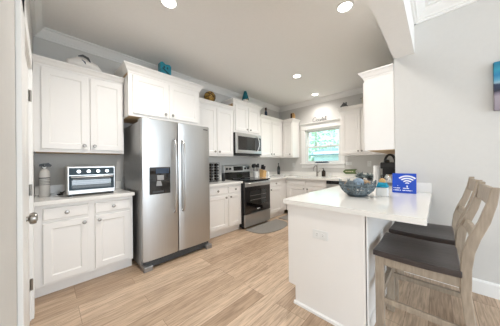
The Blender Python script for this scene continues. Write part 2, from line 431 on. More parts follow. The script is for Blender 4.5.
upper('wall_cabinet', TL, YN+.002, .513, .33, UB, 2.30, 2.365, ((-.222, .150), (.172, .500)), (.115, .207),
      'white two-door wall cabinet above the toaster oven', bottom='raw')
upper('fridge_cabinet', TL, .516, 1.520, .53, 1.86, 2.41, 2.50, ((.565, 1.005), (1.025, 1.480)), (.965, 1.065),
      'deep white two-door wall cabinet directly above the refrigerator', True, True, bottom='raw', raw=(.512, .5165, 2.372, 2.425))
upper('wall_cabinet', TL, 1.523, 2.415, .33, UB, 2.31, 2.375, ((1.56, 1.985), (2.005, 2.385)), (1.945, 2.045),
      'white two-door wall cabinet between refrigerator and microwave cabinet')
upper('microwave_cabinet', TL, 2.418, 3.225, .34, 1.885, 2.475, 2.545, ((2.455, 2.815), (2.835, 3.195)), (2.775, 2.875),
      'raised short two-door white cabinet directly above the microwave', True, True, raw=(2.414, 2.4185, 2.38, 2.49))
upper('wall_cabinet', TL, 3.228, 4.142, .33, UB, 2.31, 2.375, ((3.26, 3.655), (3.675, 4.10)), (3.615, 3.715),
      'white two-door wall cabinet between microwave and inside corner')
upper('wall_cabinet', TB, .002, .632, .33, UB, 2.31, 2.375, ((.365, .612),), (.575,),
      'narrow white corner wall cabinet just left of the window', False, True)
upper('wall_cabinet', TB, 1.80, 2.617, .33, UB, 2.33, 2.395, ((1.835, 2.185), (2.205, 2.585)), (2.15, 2.212),
      'white wall cabinet just right of the window with a small house ornament on top', True, False)
upper('wall_cabinet', TR, YW+.004, 4.140, .31, UB, 2.30, 2.375, ((2.65, 3.10), (3.12, 3.58)), (3.06, 3.16),
      'tall plain-sided white wall cabinet at the end of the grey wall', True, False, bottom='raw')

def base(name, T, u0, u1, cols, label, knobside=None, top=CT-.04, depth=.60, split=.715, false_top=False):
    lo = T(u0, .002, 0); t = thing(name, lo, label, 'cabinet', 'white base cabinets')
    if false_top:
        bd = bx(MB(), T, u0+.001, u1-.001, .002, depth, .105, .66)
        bx(bd, T, u0+.001, u1-.001, depth-.03, depth, .66, top); bx(bd, T, u0+.001, u0+.02, .002, depth-.03, .66, top); bx(bd, T, u1-.02, u1-.001, .002, depth-.03, .66, top)
        bd.build('body', 'cab', t)
    else: bx(MB(), T, u0+.001, u1-.001, .002, depth, .105, top).build('body', 'cab', t, bevel=.002)
    bx(MB(), T, u0+.001, u1-.001, .002, depth-.055, .0, .105).build('toe_kick', 'cab', t)
    for i, (a, b) in enumerate(cols):
        dr = slab(T, a, b, depth, split+.012, top-.035).build('drawer', 'cab', t, bevel=.001)
        if not false_top: knob(T, (a+b)/2, depth+.02, (split+.012+top-.035)/2, dr)
        dd = sh_door(T, a, b, depth, .135, split-.018).build('door', 'cab', t)
        k = knobside[i]; knob(T, b-.035 if k else a+.035, depth+.02, split-.06, dd)
    return t
base('base_cabinet', TL, YN+.002, .535, ((-.215, .117), (.172, .500)), 'white base cabinet with two drawers under the toaster oven', (1, 0))
base('base_cabinet', TL, 1.545, 2.355, ((1.585, 2.005), (2.04, 2.335)), 'white base cabinet between refrigerator and range', (1, 0))
base('base_cabinet', TL, 3.128, 3.872, ((3.20, 3.66),), 'single-door white base cabinet between range and inside corner', (0,))
base('sink_cabinet', TB, .603, 1.598, ((.68, 1.128), (1.150, 1.575)), 'white two-door sink cabinet under the window', (1, 0), false_top=True)

# ---------------------------------------------------------------- worktops
t = thing('countertop', (.33, .12, .874), 'short white quartz countertop holding the toaster oven', 'countertop', 'white quartz countertops')
MB().box(.004, .65, YN+.002, .545, .876, CT).build('slab', 'quartz', t, bevel=.003)
tag(MB().box(.004, .022, YN+.002, .545, CT+.0005, 1.015).build('backsplash', 'quartz', origin=(.013, .13, CT), bevel=.002), 'low white quartz backsplash behind the toaster oven', 'backsplash')
t = thing('countertop', (.33, 1.95, .874), 'white quartz countertop between refrigerator and range', 'countertop', 'white quartz countertops')
MB().box(.004, .65, 1.54, 2.357, .876, CT).build('slab', 'quartz', t, bevel=.003)
tag(MB().box(.004, .022, 1.54, 2.357, CT+.0005, 1.015).build('backsplash', 'quartz', origin=(.013, 1.95, CT), bevel=.002), 'low white quartz backsplash behind the spice towers', 'backsplash')
t = thing('countertop', (1.5, 4.1, .874), 'long white quartz countertop running from range past sink to peninsula', 'countertop', 'white quartz countertops')
SX0, SX1, SY0, SY1 = .80, 1.42, 3.93, 4.29
m = MB()
XS = sorted({.004, .65, SX0, SX1, 2.262, XR-.004, 3.237}); YS = sorted({1.307, 2.598, 3.128, 3.82, SY0, SY1, D-.004})
def inside(x, y):
    if SX0 < x < SX1 and SY0 < y < SY1: return False
    if x < .65 and y > 3.128: return True
    if y > 3.82 and x < XR: return True
    if 2.262 < x < XR: return True
    return x > XR and y < 2.598
vt = {}
def V(x, y, z):
    k = (x, y, z)
    if k not in vt: vt[k] = m.bm.verts.new(k)
    return vt[k]
z0, z1 = .876, CT
for i in range(len(XS)-1):
    for j in range(len(YS)-1):
        a, b, c, d = XS[i], XS[i+1], YS[j], YS[j+1]
        if not inside((a+b)/2, (c+d)/2): continue
        m.bm.faces.new((V(a, c, z1), V(b, c, z1), V(b, d, z1), V(a, d, z1))); m.bm.faces.new((V(a, c, z0), V(a, d, z0), V(b, d, z0), V(b, c, z0)))
        for (p, q), (ox, oy) in ((((a, c), (b, c)), ((a+b)/2, c-.001)), (((b, c), (b, d)), (b+.001, (c+d)/2)), (((b, d), (a, d)), ((a+b)/2, d+.001)), (((a, d), (a, c)), (a-.001, (c+d)/2))):
            if ox < XS[0] or ox > XS[-1] or oy < YS[0] or oy > YS[-1] or not inside(ox, oy):
                m.bm.faces.new((V(*p, z0), V(*q, z0), V(*q, z1), V(*p, z1)))
m.build('slab', 'quartz', t)
tag(MB().box(.004, .022, 3.128, D-.004, CT+.0005, 1.015).build('backsplash', 'quartz', origin=(.013, 3.8, CT), bevel=.002), 'low white quartz backsplash behind the utensil crock', 'backsplash')
tag(MB().box(.024, XR-.004, D-.022, D-.004, CT+.0005, 1.015).build('backsplash', 'quartz', origin=(1.4, D-.013, CT), bevel=.002), 'low white quartz backsplash running under the window', 'backsplash')
tag(MB().box(XR+.002, 3.237, YW-.022, YW-.002, CT+.0005, 1.016).build('backsplash', 'quartz', origin=(3.08, YW-.013, CT), bevel=.002), 'short white quartz backsplash behind the blue sign', 'backsplash')

# peninsula base
t = thing('peninsula_base', (2.6, 2.5, 0), 'white panelled peninsula base with a duplex outlet on its end', 'cabinet')
MB().prism([(2.365, 0), (2.915, 0), (2.915, .874), (2.295, .874), (2.295, .155), (2.365, .155)], 'y', 1.362, 3.80).build('body', 'cab', t)
MB().prism([(2.36, 0), (2.925, 0), (2.925, .874), (2.292, .874), (2.292, .155), (2.36, .155)], 'y', 1.342, 1.362).build('end_panel', 'cab', t, bevel=.002)
MB().prism([(1.342, 0), (1.326, 0), (1.328, .018), (1.342, .026)], 'x', 2.35, 2.93).build('shoe_moulding', 'trim', t)
MB().box(2.915, 2.928, 1.342, 1.40, .0, .874).box(2.915, 2.926, 1.40, 2.61, 0, .10).build('side_trim', 'cab', t, bevel=.002)

# outlet on the peninsula
def outlet(name, T, u, z, label, horiz=False, d=0):
    o = thing(name, T(u, d, z), label, 'outlet')
    w, h = (.064, .036) if horiz else (.036, .058)
    bx(MB(), T, u-w, u+w, d+.0005, d+.006, z-h, z+h).build('cover_plate', 'white_plastic', o, bevel=.003)
    for s in (-.024, .024):
        uu, zz = (u+s, z) if horiz else (u, z+s)
        a = bx(MB(), T, uu-.016, uu+.016, d+.006, d+.0085, zz-.016, zz+.016).build('receptacle', 'white_plastic', o, bevel=.004)
        q = MB()
        for k in (-.006, .006):
            if horiz: bx(q, T, uu-.005, uu+.004, d+.0085, d+.0089, zz+k-.0012, zz+k+.0012)
            else: bx(q, T, uu+k-.0012, uu+k+.0012, d+.0085, d+.0089, zz-.004, zz+.005)
        q.build('slot', 'dark_grey', a)
TP = lambda u, d, z: (u, 1.342-d, z)
outlet('duplex_outlet', TP, 2.595, .66, 'white horizontal duplex outlet on the peninsula end panel', True)
outlet('wall_outlet', TB, .46, 1.19, 'white wall outlet in the inside corner by the dark bottle', False)
outlet('wall_outlet', TB, 1.86, 1.22, 'white wall outlet above the green arrow plaque', True)
outlet('wall_outlet', TB, 2.26, 1.21, 'white wall outlet above the grey succulents', False)

# ---------------------------------------------------------------- refrigerator
def fridge():
    t = thing('refrigerator', (.43, 1.04, 0), 'stainless side-by-side refrigerator with a black ice dispenser', 'refrigerator')
    MB().box(.05, .755, .577, 1.503, .03, 1.765).build('body', 'steel_side', t, bevel=.004)
    for nm, y0, y1 in (('freezer_door', .577, 1.008), ('fridge_door', 1.016, 1.503)):
        # gently rounded front
        lp = []
        n = 10
        pts = [(.765, y0)] + [(.815 + .018*math.sin(PI*k/n)**.5, y0 + (y1-y0)*k/n) for k in range(n+1)] + [(.765, y1)]
        d = MB().prism(pts, 'z', .105, 1.79).build(nm, 'steel', t, smooth=True, bevel=.004)
        yh = .955 if nm == 'freezer_door' else 1.068
        h = [(.828, yh, .63), (.862, yh, .645), (.885, yh, .69), (.893, yh, .9), (.896, yh, 1.1), (.893, yh, 1.3), (.885, yh, 1.50), (.862, yh, 1.545), (.828, yh, 1.56)]
        MB().tube(h, .0135, 12).build('handle', 'steel_light', d, smooth=True)
        if nm == 'freezer_door':
            ds = MB(); y0, y1, za, zb = .652, .900, .885, 1.212; x = .8335
            ds.box(x-.004, x+.005, y0, y1, za, zb)
            g = ds.build('dispenser', 'gloss_black', d, bevel=.004)
            MB().box(x+.0045, x+.0075, y0+.085, y0+.165, 1.055, 1.115).build('display', 'grey', g)
            MB().box(x+.005, x+.007, y0+.07, y1-.02, 1.135, 1.195).build('control_strip', 'navy', g)
            MB().prism([(y0+.07, .985), (y0+.14, .985), (y0+.125, 1.045), (y0+.08, 1.045)], 'x', x+.004, x+.016).build('paddle', 'grey', g)
            MB().box(x+.003, x+.012, y0+.03, y0+.16, .905, .925).build('drip_tray', 'dark_grey', g)
        else:
            MB().box(.8305, .834, 1.395, 1.465, 1.738, 1.750).build('logo_plate', 'dark_grey', d)
    g = MB().box(.74, .80, .60, 1.48, .018, .098)
    for k in range(3): g.box(.80, .805, .68, 1.40, .03+k*.024, .042+k*.024)
    g.build('base_grille', 'dark_grey', t, bevel=.002)
    for y0, y1 in ((.575, .675), (1.415, 1.505)): MB().box(.70, .860, y0, y1, 0, .058).build('foot', 'steel_side', t, bevel=.006)
    for y0, y1 in ((.58, .66), (1.42, 1.50)): MB().box(.66, .80, y0, y1, 1.765, 1.80).build('hinge_cover', 'grey', t, bevel=.008)
fridge()

# ---------------------------------------------------------------- range and microwave
def stove():
    t = thing('range', (.35, 2.74, 0), 'stainless and black electric range with a glass cooktop', 'oven')
    y0, y1 = 2.362, 3.122
    MB().box(.025, .655, y0, y1, .03, .905).build('body', 'black', t, bevel=.002)
    c = MB().box(.10, .70, y0-.002, y1+.002, .905, .928).build('cooktop', 'gloss_black', t, bevel=.004)
    for x, y, r in ((.26, 2.56, .085), (.26, 2.93, .105), (.53, 2.56, .11), (.53, 2.93, .08)):
        MB().lathe([(r, 0), (r, .0008), (r-.004, .0008), (r-.004, 0)], (x, y, .928), (0, 0, 1), 28).build('burner_ring', 'grey', c)
    bg_ = MB().prism([(.03, .905), (.105, .905), (.085, 1.20), (.07, 1.215), (.03, 1.215)], 'y', y0, y1).build('back_guard', 'steel_light', t, bevel=.003)
    MB().prism([(.1055, .915), (.109, .915), (.100, 1.06), (.0965, 1.06)], 'y', y0+.005, y1-.005).build('lower_guard', 'gloss_black', bg_)
    MB().prism([(.094, 1.09), (.098, 1.09), (.0925, 1.185), (.0885, 1.185)], 'y', 2.62, 2.90).build('control_display', 'gloss_black', bg_)
    for y in (2.43, 2.52, 2.97, 3.06):
        MB().lathe([(.026, 0), (.024, .018), (.02, .022)], (.091, y, 1.135), (1, 0, .06), 18).build('control_knob', 'black', bg_, smooth=True)
    d = MB().box(.655, .695, y0+.004, y1-.004, .285, .885).build('oven_door', 'gloss_black', t, bevel=.004)
    w = MB().box(.694, .6965, 2.50, 2.98, .44, .72).build('door_window', 'oven_glass', d)
    MB().box(.694, .701, y0+.004, y1-.004, .80, .885).build('door_band', 'steel_light', d, bevel=.002)
    h = MB().tube([(.70, 2.42, .862), (.735, 2.42, .866), (.74, 2.45, .866), (.74, 3.03, .866), (.735, 3.06, .866), (.70, 3.06, .862)], .012, 10).build('door_handle', 'steel_light', d, smooth=True)
    MB().box(.6955, .698, 2.70, 2.78, .345, .357).build('logo_plate', 'white_print', d)
    MB().box(.655, .692, y0+.004, y1-.004, .045, .275).build('storage_drawer', 'steel', t, bevel=.005)
    for y in (y0+.03, y1-.06):
        for x in (.08, .58): MB().box(x, x+.03, y, y+.03, 0, .03).build('foot', 'black', t)
    rk = MB()
    rk.box(.6960, .6972, 2.50, 2.98, .535, .540).box(.6960, .6972, 2.50, 2.98, .62, .625)
    rk.build('oven_rack', 'grey', d)
stove()
def microwave():
    t = thing('microwave', (.2, 2.82, 1.42), 'stainless over-range microwave with dark window and curved handle', 'microwave')
    y0, y1, z0, z1 = 2.424, 3.20, 1.425, 1.875
    MB().box(.004, .37, y0, y1, z0, z1).build('body', 'black', t, bevel=.003)
    d = MB().box(.37, .40, y0, y1, z0+.035, z1).build('door', 'steel_light', t, bevel=.004)
    MB().box(.399, .403, y0+.055, y1-.02, z0+.10, z1-.07).build('door_window', 'gloss_black', d, bevel=.004)
    MB().box(.4025, .4045, 2.98, 3.17, z0+.115, z1-.085).build('control_panel', 'dark_grey', d)
    MB().tube([(.40, 3.015, z0+.085), (.432, 3.035, z0+.10), (.448, 3.06, z0+.18), (.452, 3.07, z0+.25), (.448, 3.06, z0+.32), (.432, 3.035, z0+.395), (.40, 3.015, z0+.41)], .012, 10).build('handle', 'chrome', d, smooth=True)
    v = MB().box(.06, .37, y0+.02, y1-.02, z0-.004, z0+.0)
    v.build('vent_grille', 'dark_grey', t)
    MB().box(.37, .398, y0+.004, y1-.004, z0, z0+.032).build('lower_trim', 'black', t)
microwave()
def dishwasher():
    t = thing('dishwasher', (1.9, 4.15, 0), 'built-in dishwasher with black control strip beside the sink cabinet', 'dishwasher')
    MB().box(1.603, 2.203, 3.90, 4.40, .0, .87).build('body', 'black', t)
    MB().box(1.606, 2.200, 3.855, 3.90, .11, .80).build('door', 'steel', t, bevel=.004)
    MB().box(1.606, 2.200, 3.853, 3.90, .803, .868).build('control_panel', 'gloss_black', t, bevel=.003)
dishwasher()

# ---------------------------------------------------------------- sink, faucet
t = thing('sink', (1.1, 4.1, .72), 'stainless undermount sink bowl under the window', 'sink')
sk = MB(); 
def rc(i, z): return [(SX0-i, SY0-i, z), (SX1+i, SY0-i, z), (SX1+i, SY1+i, z), (SX0-i, SY1+i, z)]
sk.loops([rc(.018, .868), rc(.018, .875), rc(-.004, .875), rc(-.012, .72), rc(-.03, .705), rc(-.2, .70)], cap0=False); sk.build('bowl', 'steel', t)
MB().lathe([(.04, 0), (.04, .003), (.02, .003)], (1.11, 4.11, .702)).build('drain', 'chrome', t, smooth=True)
t = thing('faucet', (1.17, 4.36, CT), 'silver arched kitchen faucet behind the sink', 'faucet')
MB().lathe([(.028, 0), (.028, .008), (.02, .02), (.017, .07), (.016, .14)], (1.17, 4.36, CT)).build('base', 'nickel', t, smooth=True)
pts = [(1.17, 4.36, CT+.13)] + [(1.17 + .015*math.sin(a), 4.36 - .085 + .085*math.cos(a), CT+.19 + .075*math.sin(a)) for a in [PI*k/10 for k in range(11)]] + [(1.17, 4.19, CT+.14)]
MB().tube(pts, .012, 10).build('spout', 'nickel', t, smooth=True)
MB().tube([(1.186, 4.36, CT+.09), (1.21, 4.36, CT+.10), (1.25, 4.35, CT+.15)], [.010, .009, .006]).build('lever', 'nickel', t, smooth=True)

# ---------------------------------------------------------------- things on the worktops
def jar(p, r, h, name, m, lid, label, cat, group=None):
    t = thing(name, p, label, cat, group)
    MB().lathe([(r*.92, 0), (r, .006), (r, h*.80), (r*.86, h*.86)], p).build('body', m, t, smooth=True)
    MB().lathe([(r*.9, h*.84), (r*.9, h), (r*.8, h)], p).build('lid', lid, t, smooth=True)
    return t
# fire extinguisher
p = (.25, -.205, CT)
t = thing('fire_extinguisher', p, 'small pale grey fire extinguisher with black valve in the counter corner', 'fire extinguisher')
MB().lathe([(.040, 0), (.043, .006), (.043, .235), (.040, .262), (.028, .285), (.015, .295), (.015, .305)], p, (0, 0, 1), 24).build('cylinder', 'ext_white', t, smooth=True)
lb = MB()
for z0, z1 in ((.195, .206), (.178, .183), (.160, .165), (.146, .151), (.128, .133)):
    lb.lathe([(.0436, z0), (.0436, z1)], p, (0, 0, 1), 24)
lb.build('printed_label', 'dark_grey', t)
MB().lathe([(.019, .30), (.022, .33), (.016, .345)], p).box(p[0]-.012, p[0]+.045, p[1]-.01, p[1]+.01, CT+.318, CT+.33).build('valve', 'black', t, smooth=True)
MB().prism([(p[1]-.040, CT+.325), (p[1]+.045, CT+.318), (p[1]+.058, CT+.335), (p[1]+.03, CT+.362), (p[1]-.035, CT+.348)], 'x', p[0]-.012, p[0]+.016).build('handle', 'black', t)
MB().lathe([(.016, 0), (.016, .008), (.008, .01)], (p[0]+.016, p[1], CT+.315), (1, 0, 0)).build('gauge', 'white_plastic', t)

# toaster oven
def toaster():
    y0, y1, x0, x1, z0, z1 = -.045, .385, .17, .50, CT+.02, 1.238
    t = thing('toaster_oven', (.34, .17, CT), 'stainless countertop toaster oven with four knobs', 'toaster oven')
    MB().box(x0, x1, y0, y1, z0, z1).build('housing', 'steel_light', t, bevel=.012, seg=3)
    MB().box(x1-.002, x1+.006, y0+.018, y1-.018, z1-.098, z1-.02).build('control_panel', 'oven_blue', t, bevel=.004)
    for k in range(4):
        y = y0+.095+k*.082
        q = MB().lathe([(.020, 0), (.019, .018), (.016, .022)], (x1+.006, y, z1-.059), (1, 0, 0), 18)
        kb = q.build('control_knob', 'chrome', t, smooth=True)
    d = MB().box(x1-.002, x1+.010, y0+.018, y1-.018, z0+.045, z1-.105).build('door', 'oven_blue', t, bevel=.004)
    MB().box(x1+.0095, x1+.012, y0+.04, y1-.05, z0+.065, z1-.150).build('door_window', 'oven_glass', d)
    rk = MB()
    for k in range(5): rk.box(x1+.0103, x1+.0112, y0+.05, y1-.06, z0+.078+k*.021, z0+.083+k*.021)
    rk.build('rack', 'grey', d)
    MB().tube([(x1+.008, y0+.04, z1-.118), (x1+.035, y0+.04, z1-.118), (x1+.04, y0+.06, z1-.118), (x1+.04, y1-.06, z1-.118), (x1+.035, y1-.04, z1-.118), (x1+.008, y1-.04, z1-.118)], .009, 10).build('door_handle', 'steel_light', d, smooth=True)
    MB().box(x1-.001, x1+.008, y0+.012, y1-.012, z0+.004, z0+.04).build('crumb_tray', 'steel_light', t, bevel=.003)
    for x in (x0+.03, x1-.05):
        for y in (y0+.02, y1-.06): MB().box(x, x+.035, y, y+.04, CT, z0+.004).build('foot', 'black', t)
    MB().tube([(.19, y0+.004, CT+.04), (.19, y0-.03, CT+.012), (.22, y0-.06, CT+.008), (.27, y0-.05, CT+.008), (.26, y0-.02, CT+.009), (.20, y0-.035, CT+.03)], .006).build('power_cord', 'black', t, smooth=True)
toaster()

# two spice towers
ords = ('lowest', 'second lowest', 'third lowest', 'third highest', 'second highest', 'top')
for nm, y in (('nearer the refrigerator', 1.945), ('nearer the range', 2.065)):
    p = (.22, y, CT)
    t = thing('spice_rack', p, 'tall dark wire spice tower on the counter, ' + nm, 'spice rack', 'spice towers')
    MB().box(p[0]-.055, p[0]+.055, y-.038, y+.038, CT, CT+.012).build('base', 'black', t, bevel=.003)
    f = MB()
    for sx in (-.05, .05):
        for sy in (-.034, .034): f.cyl((p[0]+sx, y+sy, CT+.012), (p[0]+sx, y+sy, CT+.35), .003)
    f.build('upright_frame', 'black', t)
    MB().box(p[0]-.055, p[0]+.055, y-.038, y+.038, CT+.345, CT+.352).build('top_plate', 'black', t)
    for k in range(6):
        z = CT+.042+k*.054
        j = thing('spice_jar', (p[0], y, z-.02), f'{ords[k]} dark spice jar in the spice tower {nm}', 'jar', 'jars in the spice towers')
        MB().lathe([(.022, 0), (.0255, .004), (.0255, .075), (.020, .082)], (p[0]-.05, y, z), (1, 0, 0), 16).build('glass', 'amber', j, smooth=True)
        MB().lathe([(.0235, .08), (.0235, .10), (.015, .102)], (p[0]-.05, y, z), (1, 0, 0), 16).build('lid', 'black' if k % 2 else 'dark_grey', j, smooth=True)
jar((.30, 2.175, CT), .034, .15, 'canister', 'black', 'dark_grey', 'small round black canister beside the range', 'canister')

# utensil crock
p = (.20, 3.215, CT)
t = thing('utensil_crock', p, 'white utensil crock behind the range corner', 'crock')
MB().lathe([(.052, 0), (.058, .01), (.062, .14), (.058, .145), (.052, .14), (.048, .02), (.02, .015)], p, (0, 0, 1), 22).build('crock', 'white_plastic', t, smooth=True)
for i, (nm, lb) in enumerate((('spatula', 'black spatula with wide slotted head in the white crock'), ('ladle', 'black ladle with round bowl in the white crock'), ('serving_spoon', 'black oval serving spoon in the white crock'), ('slotted_turner', 'black narrow turner leaning out of the white crock'))):
    a = i*1.6+.3; dx, dy = .022*math.cos(a), .022*math.sin(a)
    b0 = (p[0]+dx*.8, p[1]+dy*.8, CT+.02); b1 = (p[0]+dx*2.9, p[1]+dy*2.9, CT+.24)
    u = thing(nm, b0, lb, 'utensil', 'utensils in the white crock')
    MB().tube([b0, b1], .006).build('handle', 'black', u, smooth=True)
    hd = MB()
    if nm in ('ladle', 'serving_spoon'): hd.ball((b1[0], b1[1], b1[2]+.03), (.034, .042, .038 if nm == 'ladle' else .050))
    else: hd.box(b1[0]-.008, b1[0]+.004, b1[1]-.032, b1[1]+.032, b1[2]-.005, b1[2]+.085)
    hd.build('head', 'black', u, smooth=nm in ('ladle', 'serving_spoon'), bevel=.003)

# knife block
p = (.26, 3.40, CT)
t = thing('knife_block', p, 'tan wooden knife block beside the white utensil crock', 'knife block')
MB().prism([(.20, CT), (.315, CT), (.335, CT+.150), (.205, CT+.195)], 'y', 3.345, 3.455).build('block', 'tan', t, bevel=.004)
k = 0
for i in range(3):
    for j in range(2):
        y = 3.368+i*.032; x = .240+j*.05; z = CT+.184-j*.017
        q = thing('kitchen_knife', (x, y, z), ('%s black-handled knife in the %s row of the knife block' % (('near', 'middle', 'far')[i], ('rear', 'front')[j])), 'knife', 'knives in the block')
        MB().tube([(x, y, z), (x+.004, y, z+.02)], [.006, .006], 6).build('blade_shank', 'steel_light', q)
        MB().tube([(x+.003, y, z+.015), (x+.016, y, z+.08), (x+.026, y, z+.115-.02*j)], [.012, .013, .011], 8).build('handle', 'black', q, smooth=True)
jar((.30, 3.555, CT), .03, .13, 'canister', 'white_plastic', 'white_plastic', 'small white lidded canister beside the knife block', 'canister')

# tray with bottle
t = thing('serving_tray', (.27, 4.13, CT), 'white rimmed serving tray in the inside corner', 'tray')
tr = MB()
def tq(i, z): return [(.10+i, 3.97+i, z), (.46-i, 3.97+i, z), (.46-i, 4.30-i, z), (.10+i, 4.30-i, z)]
tr.loops([tq(.03, CT), tq(.0, CT+.035), tq(.006, CT+.038), tq(.034, CT+.010)]); tr.build('tray', 'white_plastic', t, bevel=.002)
p = (.21, 4.12, CT+.010)
t = thing('wine_bottle', p, 'dark glass bottle standing on the white corner tray', 'bottle')
MB().lathe([(.034, 0), (.038, .006), (.038, .19), (.030, .225), (.015, .25), (.014, .31), (.016, .312), (.016, .325), (.012, .326)], p).build('bottle', 'bottle', t, smooth=True)
MB().lathe([(.0384, .06), (.0384, .15)], p).build('paper_label', 'dark_grey', t, smooth=True)

# soap bottle and cup by the sink
p = (1.335, 4.36, CT)
t = thing('soap_dispenser', p, 'dark brown pump soap bottle behind the sink', 'bottle')
MB().lathe([(.040, 0), (.045, .006), (.045, .115), (.036, .14), (.016, .15)], p).build('bottle', 'amber', t, smooth=True)
MB().lathe([(.016, .148), (.016, .17), (.006, .172), (.006, .20)], p).tube([(p[0], p[1], CT+.2), (p[0]-.005, p[1]-.05, CT+.198)], .007).build('pump', 'black', t, smooth=True)
p = (1.49, 4.34, CT)
m = MB().lathe([(.028, 0), (.033, .08), (.030, .08), (.025, .006)], p); tag(m.build('cup', 'white_plastic', smooth=True, origin=p), 'small white cup beside the dark soap bottle', 'cup')

# driftwood ornament on the sill
p = (1.26, 4.435, WZ0)
m = MB().tube([(1.08, 4.44, WZ0+.014), (1.15, 4.435, WZ0+.020), (1.26, 4.44, WZ0+.018), (1.36, 4.435, WZ0+.022), (1.44, 4.44, WZ0+.016)], [.008, .016, .017, .020, .008])
for k in range(7):
    x = 1.12+k*.045; m.ball((x, 4.436, WZ0+.024), (.016, .014, .018), 8, 5)
tag(m.build('sill_ornament', 'navy', smooth=True, origin=p), 'low dark beaded ornament lying on the window sill', 'ornament')

# green arrow plaque hanging above the backsplash
t = thing('arrow_plaque', (1.895, D-.002, 1.04), 'small green wooden arrow plaque on the wall beside the window', 'sign')
MB().prism([(1.74, 1.04), (1.80, .985), (2.03, .995), (1.99, 1.045), (2.035, 1.095), (1.80, 1.09)], 'y', D-.040, D-.024).build('board', 'sage', t, bevel=.003)
q = MB()
for a, b in ((1.80, 1.84), (1.85, 1.87), (1.88, 1.925), (1.935, 1.96)): q.box(a, b, D-.0415, D-.0398, 1.033, 1.050)
q.build('lettering', 'cream', t)

# grey succulents on the counter
def succulent(x, y, s, label):
    t = thing('succulent', (x, y, CT), label, 'plant', 'grey succulents on the back counter')
    MB().lathe([(.035*s, 0), (.045*s, .03), (.042*s, .045), (.02*s, .045)], (x, y, CT)).build('pot', 'dark_grey', t, smooth=True)
    m = MB()
    for i in range(70):
        a = R.uniform(0, 2*PI); e = R.uniform(.1, 1.3)
        d = (math.cos(a)*math.cos(e), math.sin(a)*math.cos(e), math.sin(e))
        L = R.uniform(.07, .12)*s; m.leaf((x, y, CT+.04), d, L, L*.30)
    m.build('leaves', 'leaf_grey', t, kind='stuff', smooth=True)
succulent(2.22, 3.99, 1.05, 'grey-green succulent nearest the window')
succulent(2.41, 3.84, 1.05, 'grey-green succulent in the middle of the three')
succulent(2.57, 3.67, .9, 'grey-green succulent nearest the paper towels')

# paper towels, coffee maker
p = (2.625, 3.28, CT)
t = thing('paper_towel_roll', p, 'upright white paper towel roll on the counter', 'paper towels')
MB().lathe([(.07, 0), (.07, .012), (.02, .014)], p).build('stand', 'steel_light', t, smooth=True)
MB().lathe([(.046, .014), (.048, .016), (.048, .272), (.046, .274), (.014, .274)], p, (0, 0, 1), 24).build('roll', 'paper', t, smooth=True)
MB().cyl((p[0], p[1], CT+.27), (p[0], p[1], CT+.30), .006).build('post', 'steel_light', t)
def coffee():
    x, y = 2.805, 3.17
    t = thing('coffee_maker', (x, y, CT), 'black coffee maker with raised arched lid under the plain-sided cabinet', 'coffee maker')
    MB().box(x-.10, x+.10, y-.09, y+.13, CT, CT+.035).build('base', 'grey', t, bevel=.008)
    MB().box(x-.10, x+.10, y+.02, y+.13, CT+.035, CT+.30).build('tower', 'black', t, bevel=.01)
    MB().box(x-.105, x+.105, y-.10, y+.13, CT+.235, CT+.325).build('brew_head', 'black', t, bevel=.015)
    MB().lathe([(.05, 0), (.062, .01), (.066, .07), (.05, .115), (.045, .12)], (x, y-.035, CT+.037), (0, 0, 1), 20).build('carafe', 'chrome', t, smooth=True)
    MB().tube([(x-.055, y-.06, CT+.09), (x-.095, y-.07, CT+.09), (x-.10, y-.07, CT+.13), (x-.06, y-.06, CT+.15)], .008).build('carafe_handle', 'black', t, smooth=True)
    pts = [(x-.06*math.cos(a)+.0, y-.02, CT+.325+.105*math.sin(a)) for a in [PI*k/10 for k in range(11)]]
    MB().tube(pts, .016, 10).build('lid_handle', 'black', t, smooth=True)
    MB().ball((x-.035, y-.04, CT+.335), (.035, .03, .03)).build('lid_knob', 'black', t, smooth=True)
coffee()

# blue caddy
p = (2.898, 2.06, CT)
t = thing('sponge_holder', p, 'white square sponge holder beside the blue sign', 'holder')
MB().box(2.852, 2.944, 2.02, 2.10, CT, CT+.085).build('box', 'white_plastic', t, bevel=.006)
p2 = (2.898, 2.06, CT+.0855)
m = MB().box(2.850, 2.947, 2.012, 2.108, CT+.0855, CT+.098)
m.prism([(2.856, CT+.098), (2.942, CT+.098), (2.932, CT+.128), (2.87, CT+.135)], 'y', 2.02, 2.10)
tag(m.build('sponge', 'turq', origin=p2, bevel=.006), 'turquoise sponge on top of the white holder', 'sponge')
p3 = (2.895, 2.06, CT+.135)
m = MB().prism([(2.875, CT+.131), (2.925, CT+.132), (2.918, CT+.158), (2.905, CT+.168), (2.885, CT+.172), (2.872, CT+.150)], 'y', 2.035, 2.085)
tag(m.build('wooden_brush', 'tan', origin=p3, bevel=.005), 'tan wooden scrub brush lying on the turquoise sponge', 'brush')

